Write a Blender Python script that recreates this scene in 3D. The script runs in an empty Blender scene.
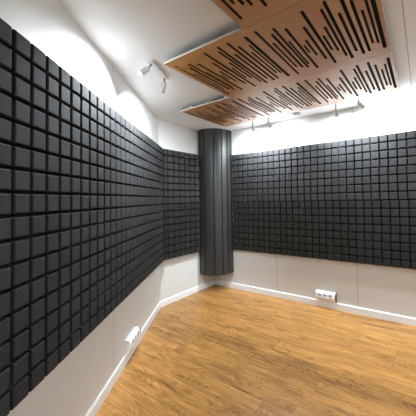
import bpy, bmesh, math, random
from mathutils import Vector, Matrix
random.seed(7)
C = bpy.context.scene.collection
scene = bpy.context.scene
PI = math.pi

# ------------------------------------------------------------------ camera
YAW, PITCH, ROLL = 0.5290, -0.0261, -0.02108
EYE = 1.5024
cd = bpy.data.cameras.new('camera'); cam = bpy.data.objects.new('camera', cd); C.objects.link(cam)
scene.camera = cam
cd.sensor_width = 36.0; cd.sensor_fit = 'HORIZONTAL'
cd.lens = 252.035 / 416 * 36
cd.shift_x = (208 - 276.34) / 416
cd.shift_y = (191.539 - 208) / 416
cd.clip_start = 0.02
_R = Vector((math.cos(YAW), math.sin(YAW), 0)); _F0 = Vector((-math.sin(YAW), math.cos(YAW), 0)); _Z = Vector((0, 0, 1))
_F = _F0 * math.cos(PITCH) - _Z * math.sin(PITCH)
_U = _F0 * math.sin(PITCH) + _Z * math.cos(PITCH)
_r = _R * math.cos(ROLL) + _U * math.sin(ROLL)
_u = _U * math.cos(ROLL) - _R * math.sin(ROLL)
M4 = Matrix((_r, _u, -_F)).transposed().to_4x4(); M4.translation = (0, 0, EYE)
cam.matrix_world = M4

# ------------------------------------------------------------------ world, exposure, lamp strengths
w = bpy.data.worlds.new('world'); scene.world = w; w.use_nodes = True
w.node_tree.nodes['Background'].inputs[0].default_value = (0.8, 0.85, 1.0, 1)
w.node_tree.nodes['Background'].inputs[1].default_value = 0.3
scene.view_settings.view_transform = 'Standard'; scene.view_settings.look = 'None'
scene.view_settings.gamma = 1.0; scene.view_settings.use_curve_mapping = False
scene.view_settings.exposure = 0.13
P_WALL = 120.0      # watts of each spot head over the far wall
P_LEFT = 190.0      # heads of the fixture near the left wall
P_BACK_FILL = 30.0  # added unseen heads, bounced off right and back walls as soft fill
P_ROOM_ADDED = 30.0      # unseen heads added to light the floor and the foam      # unseen fill heads behind and beside the camera
COOL = (0.83, 0.93, 1.0)

# ------------------------------------------------------------------ materials
def mat(name, col, rough=0.6, metal=0.0, spec=0.5, noise=0.0, nscale=40.0, bump=0.0, bscale=200.0, emit=None, sheen=0.0):
    m = bpy.data.materials.new(name); m.use_nodes = True
    nt = m.node_tree; b = nt.nodes['Principled BSDF']
    b.inputs['Base Color'].default_value = (*col, 1); b.inputs['Roughness'].default_value = rough
    b.inputs['Metallic'].default_value = metal; b.inputs['Specular IOR Level'].default_value = spec
    if sheen:
        b.inputs['Sheen Weight'].default_value = sheen; b.inputs['Sheen Roughness'].default_value = 0.5
    if noise or bump:
        tc = nt.nodes.new('ShaderNodeNewGeometry')
    if noise:
        n = nt.nodes.new('ShaderNodeTexNoise'); n.inputs['Scale'].default_value = nscale; n.inputs['Detail'].default_value = 4
        nt.links.new(tc.outputs['Position'], n.inputs['Vector'])
        mx = nt.nodes.new('ShaderNodeMix'); mx.data_type = 'RGBA'
        mx.inputs[6].default_value = (*[c * (1 - noise) for c in col], 1)
        mx.inputs[7].default_value = (*[min(1, c * (1 + noise)) for c in col], 1)
        nt.links.new(n.outputs['Fac'], mx.inputs[0]); nt.links.new(mx.outputs[2], b.inputs['Base Color'])
    if bump:
        n2 = nt.nodes.new('ShaderNodeTexNoise'); n2.inputs['Scale'].default_value = bscale; n2.inputs['Detail'].default_value = 3
        nt.links.new(tc.outputs['Position'], n2.inputs['Vector'])
        bp = nt.nodes.new('ShaderNodeBump'); bp.inputs['Strength'].default_value = bump; bp.inputs['Distance'].default_value = 0.002
        nt.links.new(n2.outputs['Fac'], bp.inputs['Height']); nt.links.new(bp.outputs['Normal'], b.inputs['Normal'])
    if emit:
        b.inputs['Emission Color'].default_value = (*emit[0], 1); b.inputs['Emission Strength'].default_value = emit[1]
    return m

def math_node(nt, op, a, b=None):
    n = nt.nodes.new('ShaderNodeMath'); n.operation = op
    for i, v in enumerate((a, b)):
        if v is None: continue
        if isinstance(v, (int, float)): n.inputs[i].default_value = v
        else: nt.links.new(v, n.inputs[i])
    return n.outputs[0]

def panelled(name, col, direction, offset, module, rough=0.55, width=0.003):
    """painted boards with fine butt joints every `module` metres along `direction`"""
    m = mat(name, col, rough, bump=0.05, bscale=60)
    nt = m.node_tree; b = nt.nodes['Principled BSDF']
    g = nt.nodes.new('ShaderNodeNewGeometry')
    d = nt.nodes.new('ShaderNodeVectorMath'); d.operation = 'DOT_PRODUCT'
    nt.links.new(g.outputs['Position'], d.inputs[0]); d.inputs[1].default_value = direction
    s = math_node(nt, 'SUBTRACT', d.outputs['Value'], offset - module * 20.5)
    s = math_node(nt, 'MODULO', s, module)
    s = math_node(nt, 'ABSOLUTE', math_node(nt, 'SUBTRACT', s, module / 2))
    line = math_node(nt, 'LESS_THAN', s, width)
    mx = nt.nodes.new('ShaderNodeMix'); mx.data_type = 'RGBA'
    mx.inputs[6].default_value = (*col, 1); mx.inputs[7].default_value = (*[c * 0.42 for c in col], 1)
    nt.links.new(line, mx.inputs[0]); nt.links.new(mx.outputs[2], b.inputs['Base Color'])
    return m

def foam_material():
    m = mat('charcoal_foam', (0.05, 0.05, 0.055), 0.9, spec=0.15, bump=0.6, bscale=350)
    nt = m.node_tree; b = nt.nodes['Principled BSDF']
    oi = nt.nodes.new('ShaderNodeObjectInfo')
    g = nt.nodes.new('ShaderNodeNewGeometry')
    n = nt.nodes.new('ShaderNodeTexNoise'); n.inputs['Scale'].default_value = 260; n.inputs['Detail'].default_value = 3
    nt.links.new(g.outputs['Position'], n.inputs['Vector'])
    v = math_node(nt, 'ADD', math_node(nt, 'MULTIPLY', n.outputs['Fac'], 0.9), 0.55)
    sc = nt.nodes.new('ShaderNodeVectorMath'); sc.operation = 'SCALE'
    nt.links.new(oi.outputs['Color'], sc.inputs[0]); nt.links.new(v, sc.inputs['Scale'])
    nt.links.new(sc.outputs[0], b.inputs['Base Color'])
    return m

def wood_material(name, light, dark, rough, stretch, bandscale, use_rnd, speck=0.25, contrast=1.0):
    m = bpy.data.materials.new(name); m.use_nodes = True
    nt = m.node_tree; b = nt.nodes['Principled BSDF']; L = nt.links.new
    g = nt.nodes.new('ShaderNodeNewGeometry')
    vec = g.outputs['Position']
    if use_rnd:
        at = nt.nodes.new('ShaderNodeAttribute'); at.attribute_name = 'plank'
        add = nt.nodes.new('ShaderNodeVectorMath'); add.operation = 'MULTIPLY_ADD'
        L(at.outputs['Color'], add.inputs[0]); add.inputs[1].default_value = (37, 23, 11); L(vec, add.inputs[2]); vec = add.outputs[0]
    mp = nt.nodes.new('ShaderNodeMapping'); L(vec, mp.inputs['Vector']); mp.inputs['Scale'].default_value = stretch
    # large cathedral figure: contour lines of a stretched noise field
    n1 = nt.nodes.new('ShaderNodeTexNoise'); L(mp.outputs[0], n1.inputs['Vector'])
    n1.inputs['Scale'].default_value = bandscale; n1.inputs['Detail'].default_value = 1.5; n1.inputs['Roughness'].default_value = 0.4
    k = math_node(nt, 'MULTIPLY', n1.outputs['Fac'], 150.0)
    rings = math_node(nt, 'ADD', math_node(nt, 'MULTIPLY', math_node(nt, 'SINE', k), 0.5), 0.5)
    rings = math_node(nt, 'POWER', rings, 4.0)
    # fine pores
    mp2 = nt.nodes.new('ShaderNodeMapping'); L(vec, mp2.inputs['Vector']); mp2.inputs['Scale'].default_value = (stretch[0] * 2.2, stretch[1] * 9, 1) if stretch[0] < stretch[1] else (stretch[0] * 9, stretch[1] * 2.2, 1)
    n2 = nt.nodes.new('ShaderNodeTexNoise'); L(mp2.outputs[0], n2.inputs['Vector']); n2.inputs['Scale'].default_value = 2.4 if use_rnd else 6; n2.inputs['Detail'].default_value = 5
    # broad tone drift and knots
    n3 = nt.nodes.new('ShaderNodeTexNoise'); L(mp.outputs[0], n3.inputs['Vector']); n3.inputs['Scale'].default_value = bandscale * 2.3; n3.inputs['Detail'].default_value = 5
    f = math_node(nt, 'ADD', math_node(nt, 'MULTIPLY', rings, 0.24 * contrast), math_node(nt, 'MULTIPLY', math_node(nt, 'SUBTRACT', n2.outputs['Fac'], 0.3), speck * 2.2))
    f = math_node(nt, 'ADD', f, math_node(nt, 'MULTIPLY', math_node(nt, 'SUBTRACT', n3.outputs['Fac'], 0.38), 1.15 * contrast))
    if use_rnd:
        sp = nt.nodes.new('ShaderNodeSeparateColor'); L(at.outputs['Color'], sp.inputs[0])
        f = math_node(nt, 'ADD', f, math_node(nt, 'MULTIPLY', math_node(nt, 'SUBTRACT', sp.outputs['Red'], 0.5), 0.22))
    cl = nt.nodes.new('ShaderNodeClamp'); L(f, cl.inputs[0])
    mx = nt.nodes.new('ShaderNodeMix'); mx.data_type = 'RGBA'
    mx.inputs[6].default_value = (*light, 1); mx.inputs[7].default_value = (*dark, 1)
    L(cl.outputs[0], mx.inputs[0]); L(mx.outputs[2], b.inputs['Base Color'])
    b.inputs['Roughness'].default_value = rough; b.inputs['Specular IOR Level'].default_value = 0.4
    return m

LA = 2.2965
D = Vector((math.cos(LA), math.sin(LA), 0)); N = Vector((-D.y, D.x, 0)); O = Vector((-1.4706, 0.3518, 0))
WHITE = (0.68, 0.67, 0.65)
m_wall_left = panelled('white_wall_boards_left', WHITE, tuple(D), O.dot(D) + 1.125, 1.2)
m_wall_far = panelled('white_wall_boards_far', WHITE, (1, 0, 0), -0.77, 1.2)
m_wall = mat('white_wall_paint', WHITE, 0.55)
m_ceil = panelled('white_ceiling_boards', (0.86, 0.86, 0.87), (1, 0, 0), -0.076, 3.6, 0.6, 0.003)
m_trim = mat('white_gloss_trim', (0.85, 0.85, 0.86), 0.25)
m_foam = foam_material()
m_col = mat('column_dark_panel', (0.024, 0.0235, 0.023), 0.45, spec=0.5, noise=0.15, nscale=120, bump=0.15, bscale=300)
m_backing_shade = mat('foam_backing_groove_shade', (0.012, 0.012, 0.013), 0.9)  # foam backing; its black also paints groove shade on the pad sides
m_gap = mat('black_felt', (0.006, 0.006, 0.006), 0.95)
m_floor = wood_material('oak_laminate', (0.50, 0.242, 0.066), (0.075, 0.028, 0.007), 0.36, (0.55, 3.2, 1), 2.2, True, 0.42)
m_under = mat('plank_joint', (0.10, 0.05, 0.02), 0.8)
m_wood = wood_material('oak_veneer', (0.42, 0.195, 0.058), (0.20, 0.082, 0.022), 0.40, (0.5, 5.0, 1), 1.2, False, 0.3, 0.55)
m_wood.node_tree.nodes['Principled BSDF'].inputs['Specular IOR Level'].default_value = 0.8
m_edge = mat('cream_board_edge', (0.85, 0.80, 0.72), 0.5)
m_plastic = mat('white_plastic', (0.82, 0.82, 0.83), 0.3)
m_lamp = mat('white_lamp_metal', (0.75, 0.75, 0.76), 0.35)
m_steel = mat('grey_swivel_metal', (0.30, 0.31, 0.33), 0.35, metal=0.7)
m_hole = mat('dark_socket_well', (0.38, 0.36, 0.34), 0.6)
m_black = mat('black_plastic', (0.02, 0.02, 0.022), 0.4)
m_glow = mat('lit_lamp_face', (1, 1, 1), 0.3, emit=((1, 0.97, 0.93), 9.0))

# ------------------------------------------------------------------ helpers
def mesh_obj(name, bm, m, parent=None, smooth=False, mats=None):
    bmesh.ops.recalc_face_normals(bm, faces=bm.faces)
    me = bpy.data.meshes.new(name); bm.to_mesh(me); bm.free()
    for mm in (mats or [m]): me.materials.append(mm)
    if smooth:
        for p in me.polygons: p.use_smooth = True
    o = bpy.data.objects.new(name, me); C.objects.link(o)
    if parent: o.parent = parent
    return o

def empty(name, loc, rz=0.0):
    o = bpy.data.objects.new(name, None); C.objects.link(o); o.empty_display_size = 0.1
    o.location = loc; o.rotation_euler = (0, 0, rz); return o

def tag(o, label, cat, group=None):
    o['label'] = label; o['category'] = cat
    if group: o['group'] = group
    return o

def struct(o): o['kind'] = 'structure'; return o

def add_prism(bm, pts, z0, z1):
    a = [bm.verts.new((p[0], p[1], z0)) for p in pts]; b = [bm.verts.new((p[0], p[1], z1)) for p in pts]
    n = len(pts)
    bm.faces.new(a[::-1]); bm.faces.new(b)
    for i in range(n): bm.faces.new((a[i], a[(i + 1) % n], b[(i + 1) % n], b[i]))

def add_box(bm, x0, x1, y0, y1, z0, z1, bevel=0.0):
    b2 = bmesh.new(); add_prism(b2, [(x0, y0), (x1, y0), (x1, y1), (x0, y1)], z0, z1)
    bmesh.ops.recalc_face_normals(b2, faces=b2.faces)
    if bevel: bmesh.ops.bevel(b2, geom=b2.edges[:], offset=bevel, segments=2, profile=0.5, affect='EDGES')
    join(bm, b2)

def join(bm, b2, mtx=None):
    vm = {}
    for v in b2.verts: vm[v] = bm.verts.new(mtx @ v.co if mtx else v.co)
    for f in b2.faces:
        nf = bm.faces.new([vm[v] for v in f.verts]); nf.smooth = f.smooth; nf.material_index = f.material_index
    b2.free()

def frame_to(p, d):
    """matrix taking local +Z to direction d at point p"""
    return Matrix.Translation(p) @ Vector(d).to_track_quat('Z', 'Y').to_matrix().to_4x4()

def add_lathe(bm, prof, mtx, seg=24):
    rings = []
    for r, z in prof:
        if r < 1e-6: rings.append([bm.verts.new(mtx @ Vector((0, 0, z)))])
        else: rings.append([bm.verts.new(mtx @ Vector((r * math.cos(2 * PI * k / seg), r * math.sin(2 * PI * k / seg), z))) for k in range(seg)])
    for a, b in zip(rings, rings[1:]):
        for k in range(seg):
            k2 = (k + 1) % seg
            if len(a) == 1 and len(b) == 1: continue
            if len(a) == 1: f = bm.faces.new((a[0], b[k], b[k2]))
            elif len(b) == 1: f = bm.faces.new((a[k], b[0], a[k2]))
            else: f = bm.faces.new((a[k], b[k], b[k2], a[k2]))
            f.smooth = True

# ------------------------------------------------------------------ room shell
ZC = 2.668
def left_pt(s, off): p = O + D * s + N * off; return (p.x, p.y)
WOFF = 0.072
XD, YF, XR, YB = -3.254, 3.330, 2.4, -1.35
def left_at_x(off, x): s = (x - (O.x + N.x * off)) / D.x; return left_pt(s, off)
def left_at_y(off, y): s = (y - (O.y + N.y * off)) / D.y; return left_pt(s, off)
def outline(ins):   # room outline shrunk by ins (negative: grown)
    off = WOFF - ins
    return [left_at_y(off, YB + ins), left_at_x(off, XD + ins), (XD + ins, YF - ins), (XR - ins, YF - ins), (XR - ins, YB + ins)]
inner, outer = outline(0), outline(-0.12)
names = ['left', 'angled', 'far', 'right', 'back']
wmats = [m_wall_left, m_wall, m_wall_far, m_wall, m_wall]
for i, nm in enumerate(names):
    j = (i + 1) % 5
    bm = bmesh.new(); add_prism(bm, [inner[i], inner[j], outer[j], outer[i]], -0.05, ZC + 0.05)
    struct(mesh_obj('wall_' + nm, bm, wmats[i]))
bb = outline(0.013); bc = outline(0.006)
for i, nm in enumerate(names):
    j = (i + 1) % 5
    bm = bmesh.new()
    prof = [(inner, 0.0), (bb, 0.0), (bb, 0.078), (bc, 0.088), (inner, 0.088)]
    a = [bm.verts.new((*o_[i], z)) for o_, z in prof]; b = [bm.verts.new((*o_[j], z)) for o_, z in prof]
    bm.faces.new(a); bm.faces.new(b[::-1])
    for k in range(5): bm.faces.new((a[k], a[(k + 1) % 5], b[(k + 1) % 5], b[k]))
    struct(mesh_obj('baseboard_' + nm, bm, m_trim))
bm = bmesh.new(); add_prism(bm, outer, ZC, ZC + 0.06); struct(mesh_obj('ceiling', bm, m_ceil))

# floor: one mesh of planks over a dark underlay, joints where the photo shows them
bm = bmesh.new(); col = bm.loops.layers.color.new('plank')
PW, PL, Y0 = 0.190, 1.38, 1.965
joints = {0: -0.54, -1: -0.783, -2: -0.838, -3: -1.072}
x_lo, x_hi = -3.45, XR + 0.1
for r in range(-18, 9):
    ya, yb = Y0 + r * PW, Y0 + (r + 1) * PW
    if yb < YB - 0.1 or ya > YF + 0.1: continue
    ya = max(ya, YB - 0.1); yb = min(yb, YF + 0.1)
    j0 = joints.get(r, random.uniform(0, PL))
    x = j0 - PL * math.ceil((j0 - x_lo) / PL)
    while x < x_hi:
        c = (random.random(), random.random(), random.random(), 1)
        xa, xb = max(x, x_lo), min(x + PL, x_hi)
        if xb > xa:
            g = 0.0007
            vs = [bm.verts.new(p) for p in ((xa + g, ya + g, 0), (xb - g, ya + g, 0), (xb - g, yb - g, 0), (xa + g, yb - g, 0))]
            f = bm.faces.new(vs)
            for l in f.loops: l[col] = c
        x += PL
b2 = bmesh.new(); add_prism(b2, [(x_lo, YB - .1), (x_hi, YB - .1), (x_hi, YF + .1), (x_lo, YF + .1)], -0.05, -0.0015)
for f in b2.faces: f.material_index = 1
join(bm, b2)
struct(mesh_obj('floor', bm, None, mats=[m_floor, m_under]))

# ------------------------------------------------------------------ foam panels on the walls
PITCHF = 0.1; ZT = 2.251; GROOVE = 0.0078
def foam_mesh(width, thick, x_shift=0.0):
    """one 4-row sheet of square pads; width may be cut short. local x along wall, -y to the room, z up from the sheet's bottom"""
    bm = bmesh.new(); base = 0.012 if thick < 0.06 else 0.022
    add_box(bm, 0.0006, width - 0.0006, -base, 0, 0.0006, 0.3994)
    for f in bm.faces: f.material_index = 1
    n = int(math.ceil(width / PITCHF - 1e-6))
    for r in range(4):
        for k in range(n):
            if x_shift:   # cut sheet whose first pads are partial
                xa, xb = width - (k + 1) * PITCHF, width - k * PITCHF
            else: xa, xb = k * PITCHF, (k + 1) * PITCHF
            xa = max(xa, 0); xb = min(xb, width)
            if xb - xa < 0.02: continue
            za, zb = r * PITCHF, (r + 1) * PITCHF
            g = GROOVE
            j = lambda: random.uniform(-0.0002, 0.0002)
            x0, x1, z0, z1 = xa + g + j(), xb - g + j(), za + g + j(), zb - g + j()
            lv = []
            for ins, yy in ((-0.0012, -base + 0.001), (0.0, -thick + 0.006), (0.0022, -thick + 0.0015), (0.0055, -thick)):
                lv.append([bm.verts.new(p) for p in ((x0 + ins, yy, z0 + ins), (x1 - ins, yy, z0 + ins), (x1 - ins, yy, z1 - ins), (x0 + ins, yy, z1 - ins))])
            for li, (a, b) in enumerate(zip(lv, lv[1:])):
                for q in range(4):
                    f = bm.faces.new((a[q], a[(q + 1) % 4], b[(q + 1) % 4], b[q]))
                    if li == 0: f.material_index = 1      # groove shade painted onto the pad sides as near-black
            bm.faces.new(lv[-1]); bm.faces.new(lv[0][::-1])
    bmesh.ops.recalc_face_normals(bm, faces=bm.faces)
    me = bpy.data.meshes.new('foam_panel'); bm.to_mesh(me); bm.free(); me.materials.append(m_foam); me.materials.append(m_backing_shade)
    return me
ORD = ['first', 'second', 'third', 'fourth', 'fifth', 'sixth', 'seventh', 'eighth', 'ninth', 'tenth']
ROW = ['bottom row', 'second row up', 'third row up', 'top row']
def place_foam(me, x, y, rz, row, label, group, tint):
    o = bpy.data.objects.new('foam_panel', me); C.objects.link(o)
    o.location = (x, y, ZT - 1.6 + 0.4 * row); o.rotation_euler = (0, 0, rz)
    o.color = (*tint, 1)
    return tag(o, label, 'acoustic panel', group)
def tint(base, v=0.08):
    k = 1 + random.uniform(-v, v); return tuple(c * k for c in base)
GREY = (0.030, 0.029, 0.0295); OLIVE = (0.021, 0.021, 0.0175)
# left wall: sheets start at s = 0 (a joint) every 0.4 m; the last one is cut at the bend
S_END = 2.568
full_L = [foam_mesh(0.4, WOFF) for _ in range(3)]
cut_L = foam_mesh(S_END - 2.4 - 0.004, WOFF)
starts = [-0.8, -0.4, 0, 0.4, 0.8, 1.2, 1.6, 2.0, 2.4]
for row in range(4):
    for i, s in enumerate(starts):
        me = cut_L if i == 8 else full_L[(i + row) % 3]
        x, y = left_pt(s + (random.uniform(-.0015, .0015) if i < 8 else 0), WOFF)
        from_bend = 8 - i
        lab = ('narrow cut foam panel on left wall at the bend, ' if i == 8 else
               'dark foam panel on long left wall, %s from the bend, ' % ORD[from_bend - 1]) + ROW[row]
        place_foam(me, x, y, LA, row, lab, 'foam panels on the left wall', tint(GREY, 0.05))
# angled wall between bend and column
YD = 2.548; ys = 2.287
fd = foam_mesh(0.4, 0.072); fc = foam_mesh(YD - ys, 0.072, 1.0)
for row in range(4):
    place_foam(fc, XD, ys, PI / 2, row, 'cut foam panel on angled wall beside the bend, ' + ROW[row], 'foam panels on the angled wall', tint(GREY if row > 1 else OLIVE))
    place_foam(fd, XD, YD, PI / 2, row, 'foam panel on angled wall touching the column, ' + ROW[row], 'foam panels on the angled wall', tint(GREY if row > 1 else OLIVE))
# far wall
full_R = [foam_mesh(0.4, 0.057) for _ in range(3)]; wide_R = foam_mesh(0.444, 0.057, 1.0)
jit = [0.0, 0.004, -0.005, 0.003]
for row in range(4):
    for i in range(9):
        x = -2.755 + 0.4 * i
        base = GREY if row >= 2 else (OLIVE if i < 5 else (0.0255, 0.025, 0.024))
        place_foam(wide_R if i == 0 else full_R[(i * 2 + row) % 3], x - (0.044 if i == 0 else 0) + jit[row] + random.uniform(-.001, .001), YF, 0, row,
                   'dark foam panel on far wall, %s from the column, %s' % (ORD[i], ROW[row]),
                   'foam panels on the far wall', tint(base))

# ------------------------------------------------------------------ rounded column in the corner
CX, CY, R = -3.127, 3.279, 0.320
cang = math.atan2(-CY, -CX)           # towards the camera
col_root = tag(empty('corner_column', (CX, CY, 0.27)), 'tall dark rounded column of vertical slats filling the room corner', 'column')
seams = [89, 60, 37.5, 7.8, -15.3, -34.2, -58, -89]      # degrees, from the camera-facing side
zs = [0.0, 0.767, 1.55, ZC - 0.27 - 0.001]
def cpt(a, r): return Vector((math.cos(a) * r, math.sin(a) * r, 0))
for k in range(3):
    z0, z1 = zs[k] + 0.001, zs[k + 1] - 0.001
    # backing core, clipped clear of both walls and the foam beside it
    bm = bmesh.new(); pts = []
    for j in range(25):
        a = cang - math.radians(89 - 178 * j / 24.0); pts.append(cpt(a, R - 0.022))
    pts.append(Vector((XD - CX + 0.004, YF - CY - 0.004, 0)))
    add_prism(bm, [(min(max(p.x, XD - CX + 0.004), 9), min(p.y, YF - CY - 0.004)) for p in pts], z0 + 0.004, z1 - 0.001)
    sec = mesh_obj('column_section', bm, m_gap, col_root)
    for a0, a1 in zip(seams, seams[1:]):
        a0r, a1r = cang - math.radians(a0), cang - math.radians(a1)
        gap = 0.015 / R
        a0r += gap / 2; a1r -= gap / 2
        bm = bmesh.new()
        P0, P1 = cpt(a0r, R), cpt(a1r, R); Q0, Q1 = cpt(a0r, R - 0.03), cpt(a1r, R - 0.03)
        mid = cpt((a0r + a1r) / 2, R * math.cos((a1r - a0r) / 2) + 0.006)
        q1 = P0.lerp(mid, 0.5) + (mid * 0.006); q2 = mid.lerp(P1, 0.5) + (mid * 0.006)
        poly = [P0, q1, mid, q2, P1, Q1, Q0]
        poly = [(max(p.x, XD - CX + 0.003), min(p.y, YF - CY - 0.003)) for p in poly]
        add_prism(bm, poly, z0, z1)
        mesh_obj('slat', bm, m_col, sec)

# ------------------------------------------------------------------ slotted oak ceiling panels
SLOTS = [  # centre across the panel, start and end along it, width (metres)
 (.051,.060,.735,.015),(.089,.228,.620,.014),(.130,.145,.650,.017),(.168,.097,.680,.015),(.192,.272,.630,.013),
 (.234,.142,.727,.016),(.263,.375,.485,.012),(.298,.325,.548,.014),(.342,.193,.632,.016),(.387,.058,.732,.017),
 (.420,.340,.541,.014),(.457,.262,.574,.014),(.491,.103,.676,.015),(.524,.056,.733,.017),(.572,.190,.656,.016),
 (.613,.058,.720,.018),(.657,.130,.710,.016),(.695,.240,.618,.013),(.729,.160,.636,.013),(.762,.070,.725,.021)]
XB = [-2.575, -1.775, -0.975, -0.175]; YBd = [0.476, 1.283, 2.090, 2.897]
ZP = 2.600; TH = 0.016
def slotted_mesh(wx, wy, front):
    cu = bpy.data.curves.new('tmp', 'CURVE'); cu.dimensions = '2D'; cu.fill_mode = 'BOTH'; cu.extrude = TH / 2
    def poly(pts):
        s = cu.splines.new('POLY'); s.points.add(len(pts) - 1); s.use_cyclic_u = True
        for p, q in zip(s.points, pts): p.co = (q[0], q[1], 0, 1)
    g = 0.0008
    e = 0.0001
    poly([(e, g), (wx - e, g), (wx - e, wy - g), (e, wy - g)])
    for x, a, b, wd in SLOTS:
        r = wd * 1.24 / 2; pts = []
        for k in range(7): t = PI * k / 6; pts.append((x + r * math.cos(t), b - r + r * math.sin(t)))
        for k in range(7): t = PI + PI * k / 6; pts.append((x + r * math.cos(t), a + r + r * math.sin(t)))
        poly(pts[::-1])
    o = bpy.data.objects.new('tmp', cu); C.objects.link(o)
    dg = bpy.context.evaluated_depsgraph_get()
    me = bpy.data.meshes.new_from_object(o.evaluated_get(dg)); me.name = 'slotted_face'
    bpy.data.objects.remove(o)
    me.materials.clear(); me.materials.append(m_wood); me.materials.append(m_edge); me.materials.append(m_gap)
    for p in me.polygons:
        c = p.center
        if abs(p.normal.z) < 0.5:
            outer_edge = c.x < 0.002 or c.x > wx - 0.002 or (front and c.y < 0.002)
            p.material_index = 1 if outer_edge else 2
    return me
wx, wy = 0.8, 0.807
face_open, face_butted = slotted_mesh(wx, wy, True), slotted_mesh(wx, wy, False)
bm = bmesh.new(); add_box(bm, 0.0001, wx - 0.0001, 0.012, wy - 0.012, 0, 0.008); bmt = bmesh.new()
first = None
def ceiling_panel(x, y, label, face_me):
    root = tag(empty('ceiling_panel', (x, y, ZP)), label, 'ceiling panel', 'slotted oak ceiling panels')
    f = bpy.data.objects.new('slotted_face', face_me); C.objects.link(f); f.parent = root; f.location = (0, 0, TH / 2)
    b = bpy.data.objects.new('backing_felt', back_me); C.objects.link(b); b.parent = root; b.location = (0, 0, TH + 0.0005)
    for k in range(3):
        t = bpy.data.objects.new('batten', bat_me); C.objects.link(t); t.parent = root; t.location = (0.10 + 0.28 * k, 0.06, TH + 0.009)
    return root
back_me = bpy.data.meshes.new('backing_felt'); bmesh.ops.recalc_face_normals(bm, faces=bm.faces); bm.to_mesh(back_me); bm.free(); back_me.materials.append(m_gap)
add_box(bmt, 0, 0.04, 0, wy - 0.12, 0, ZC - ZP - TH - 0.0095); bat_me = bpy.data.meshes.new('batten'); bmt.to_mesh(bat_me); bmt.free(); bat_me.materials.append(m_edge)
grid = [(2, 0, 'slotted oak ceiling panel of the nearest row, cut off by the top of the picture'),
        (1, 1, 'slotted oak ceiling panel in the middle row, its left one, beside the twin spotlight'),
        (2, 1, 'slotted oak ceiling panel in the middle row, its right one'),
        (0, 2, 'slotted oak ceiling panel in the farthest row, left one, pointing at the corner column'),
        (1, 2, 'slotted oak ceiling panel in the farthest row, the middle of its three'),
        (2, 2, 'slotted oak ceiling panel in the farthest row, right one, at the outer corner')]
for ix, iy, lab in grid: ceiling_panel(XB[ix], YBd[iy], lab, face_open if ix == 2 - iy else face_butted)

# ------------------------------------------------------------------ twin spotlights on the ceiling
def spot_head(root, p, stem_to, aim, power, angle=78, blend=0.6, visible=True):
    """p: mount point under the rail; stem_to: knuckle; aim: direction of the beam (all relative to root)"""
    p, k, a = Vector(p), Vector(stem_to), Vector(aim).normalized()
    bm = bmesh.new()
    # lamp can starts behind the knuckle and opens along the aim; with a flared rim and a rounded back
    back = k - a * 0.012
    add_lathe(bm, [(0, 0), (0.010, 0.001), (0.018, 0.008), (0.0215, 0.02), (0.0232, 0.088), (0.0245, 0.095), (0.0230, 0.0955), (0.0210, 0.086), (0.0, 0.086)], frame_to(back, a))
    head = mesh_obj('lamp_head', bm, m_lamp, root)
    bm = bmesh.new(); d = k - p
    add_lathe(bm, [(0, 0), (0.0065, 0), (0.0065, d.length), (0, d.length)], frame_to(p, d), 12)
    add_lathe(bm, [(0, -0.012), (0.009, -0.009), (0.012, 0), (0.009, 0.009), (0, 0.012)], frame_to(k, (0, 0, 1)), 12)
    mesh_obj('swivel_stem', bm, m_steel, head)
    bm = bmesh.new(); add_lathe(bm, [(0.0, 0.0880), (0.0200, 0.0885), (0.0200, 0.090), (0, 0.0915)], frame_to(back, a))
    mesh_obj('lamp_face', bm, m_glow, head, smooth=True)
    ld = bpy.data.lights.new('spot_beam', 'SPOT'); ld.energy = power; ld.spot_size = math.radians(angle); ld.spot_blend = blend
    ld.shadow_soft_size = 0.03; ld.color = COOL
    lo = bpy.data.objects.new('spot_beam', ld); C.objects.link(lo); lo.parent = root
    lo.matrix_local = frame_to(back + a * 0.118, -a)
def twin_spot(center, ang, heads, label, power, **kw):
    """heads: list of (offset along the rail, stem vector, aim)"""
    c = Vector(center); u = Vector((math.cos(ang), math.sin(ang), 0))
    root = tag(empty('twin_spotlight', c), label, 'spotlight', 'twin ceiling spotlights')
    bm = bmesh.new(); b2 = bmesh.new(); L = 0.155
    add_box(b2, -L, L, -0.025, 0.025, -0.026, -0.0005, 0.006)
    join(bm, b2, Matrix.Rotation(ang, 4, 'Z'))
    mesh_obj('rail', bm, m_lamp, root)
    for off, stem, aim in heads:
        p = u * off + Vector((0, 0, -0.025)); spot_head(root, p, p + Vector(stem), aim, power, **kw)
    return root
# beside the left wall (aims in world directions)
twin_spot((-1.99, 1.385, ZC), math.atan2(0.26, -0.155), [(-0.125, (-0.02, -0.02, -0.04), (-0.30, -0.62, -0.72)), (0.12, (0, 0, -0.055), (-0.62, 0.10, -0.72))],
          'white twin-head spotlight on the bare ceiling near the left wall', P_LEFT, angle=130, blend=0.9)
twin_spot((-2.01, 3.02, ZC), 0.0, [(-0.135, (0, 0, -0.07), (-0.25, 0.60, -0.9)), (0.135, (0, 0, -0.06), (0.15, 0.75, -0.9))],
          'white twin-head spotlight between the farthest ceiling panel and far wall, nearer the column', P_WALL, angle=172, blend=1.0)
twin_spot((-0.762, 3.02, ZC), 0.0, [(-0.135, (0, 0, -0.075), (0, 0.60, -0.9)), (0.135, (0, 0, -0.05), (0.62, 0.65, -0.72))],
          'white twin-head spotlight over the far wall near the ceiling panels right corner', P_WALL, angle=172, blend=1.0)
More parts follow.
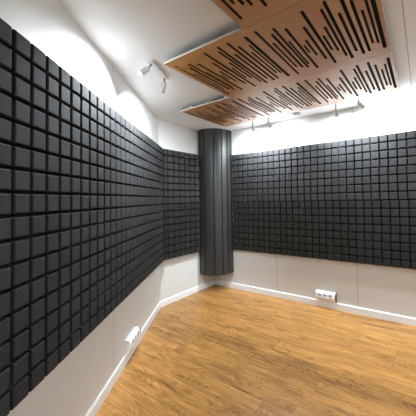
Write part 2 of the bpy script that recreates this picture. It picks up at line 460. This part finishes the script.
# unseen twin spots added outside the frame to brighten the room
twin_spot((0.9, 2.9, ZC), 0.0, [(-0.125, (0, 0, -0.05), (-0.1, 0.45, -1)), (0.125, (0, 0, -0.05), (0.3, 0.3, -1))], 'unseen added twin-head spotlight over the far wall, right of the picture', P_WALL, angle=172, blend=1.0)
twin_spot((0.35, 1.85, ZC), PI / 2, [(-0.125, (0, 0, -0.05), (-0.75, -0.1, -1)), (0.125, (0, 0, -0.05), (-0.45, 0.30, -1))], 'unseen white twin-head spotlight on the ceiling right of the oak panels', P_ROOM_ADDED, angle=95, blend=1.0)
twin_spot((-0.35, 0.0, ZC), 0.3, [(-0.125, (0, 0, -0.05), (-0.35, 0.75, -1)), (0.125, (0, 0, -0.05), (0.1, 0.75, -1))], 'unseen added twin-head spotlight on the ceiling above the camera', P_ROOM_ADDED, angle=95, blend=1.0)
twin_spot((1.5, 0.4, ZC), PI / 2, [(-0.125, (0, 0, -0.05), (0.9, -0.3, -0.4)), (0.125, (0, 0, -0.05), (0.9, 0.5, -0.4))], 'unseen added fill twin-head spotlight aimed at the right wall', P_BACK_FILL, angle=130)
twin_spot((0.6, -0.6, ZC), 0.0, [(-0.125, (0, 0, -0.05), (-0.3, -0.9, -0.4)), (0.125, (0, 0, -0.05), (0.3, -0.9, -0.4))], 'unseen added fill twin-head spotlight aimed at the back wall', P_BACK_FILL, angle=130)

# round white ceiling detector
root = tag(empty('smoke_detector', (-1.483, 3.14, ZC)), 'small round white disc fixture on the ceiling beyond the farthest oak panel', 'smoke detector')
bm = bmesh.new(); add_lathe(bm, [(0, -0.0005), (0.060, -0.0005), (0.060, -0.012), (0.054, -0.018), (0.0, -0.018)], Matrix.Identity(4), 32)
mesh_obj('base_ring', bm, m_plastic, root)
bm = bmesh.new(); add_lathe(bm, [(0, -0.017), (0.046, -0.0185), (0.042, -0.032), (0.03, -0.036), (0.0, -0.037)], Matrix.Identity(4), 32)
mesh_obj('cover_cap', bm, m_plastic, root)

# ------------------------------------------------------------------ triple socket boxes above the baseboards
def socket_box(loc, rz, label, plug_side):
    root = tag(empty('socket_box', loc, rz), label, 'socket', 'triple wall sockets')
    L, H1 = 0.275, 0.125
    prof = [(0, 0), (-0.018, 0.0), (-0.030, 0.008), (-0.052, 0.046), (-0.046, 0.104), (-0.036, 0.118), (-0.024, H1), (0, H1)]   # y (towards room negative), z
    def slab(bm, x0, x1, pf):
        a = [bm.verts.new((x0, y, z)) for y, z in pf]; b = [bm.verts.new((x1, y, z)) for y, z in pf]
        bm.faces.new(a); bm.faces.new(b[::-1])
        for k in range(len(pf)): bm.faces.new((a[k], a[(k + 1) % len(pf)], b[(k + 1) % len(pf)], b[k]))
    bm = bmesh.new(); slab(bm, 0.004, L - 0.004, prof)
    mesh_obj('housing', bm, m_plastic, root)
    for side in (0, 1):
        bm = bmesh.new(); x0 = -0.004 if side == 0 else L - 0.004
        slab(bm, x0, x0 + 0.008, [(y * 1.03, z * 1.01) for y, z in prof])
        mesh_obj('end_cap', bm, m_black if side == plug_side else m_plastic, root)
    # front face tilt: from (-.062,.012) to (-.050,.072)
    p0, p1 = Vector((0, -0.052, 0.046)), Vector((0, -0.046, 0.104)); t = (p1 - p0).normalized(); nrm = Vector((0, -t.z, t.y))
    for k in range(3):
        c = (p0 + p1) / 2 + Vector((0.055 + 0.075 * k, 0, 0)) + nrm * 0.0004
        bm = bmesh.new()
        add_lathe(bm, [(0.026, 0), (0.026, 0.003), (0.022, 0.004), (0.0205, 0.001), (0, 0.0008)], frame_to(c, nrm), 24)
        ring = mesh_obj('socket_outlet', bm, m_hole, root)
        bm = bmesh.new()
        add_lathe(bm, [(0.0275, 0), (0.0275, 0.0045), (0.0225, 0.0050), (0.0225, 0.001)], frame_to(c, nrm), 24)
        mesh_obj('socket_rim', bm, m_plastic, ring)
        bm = bmesh.new()
        for dx in (-0.0095, 0.0095):
            add_lathe(bm, [(0.0028, 0.001), (0.0028, 0.0018), (0, 0.0018)], frame_to(c + Vector((dx, 0, 0)), nrm), 10)
        mesh_obj('pin_hole', bm, m_black, ring)
    return root
socket_box((-1.325, YF, 0.096), 0.0, 'white triple socket box low on the far wall with a black right end', 1)
lx, ly = left_pt(1.345, WOFF)
socket_box((lx, ly, 0.096), LA, 'white triple socket box low on the left wall, seen end on', 1)
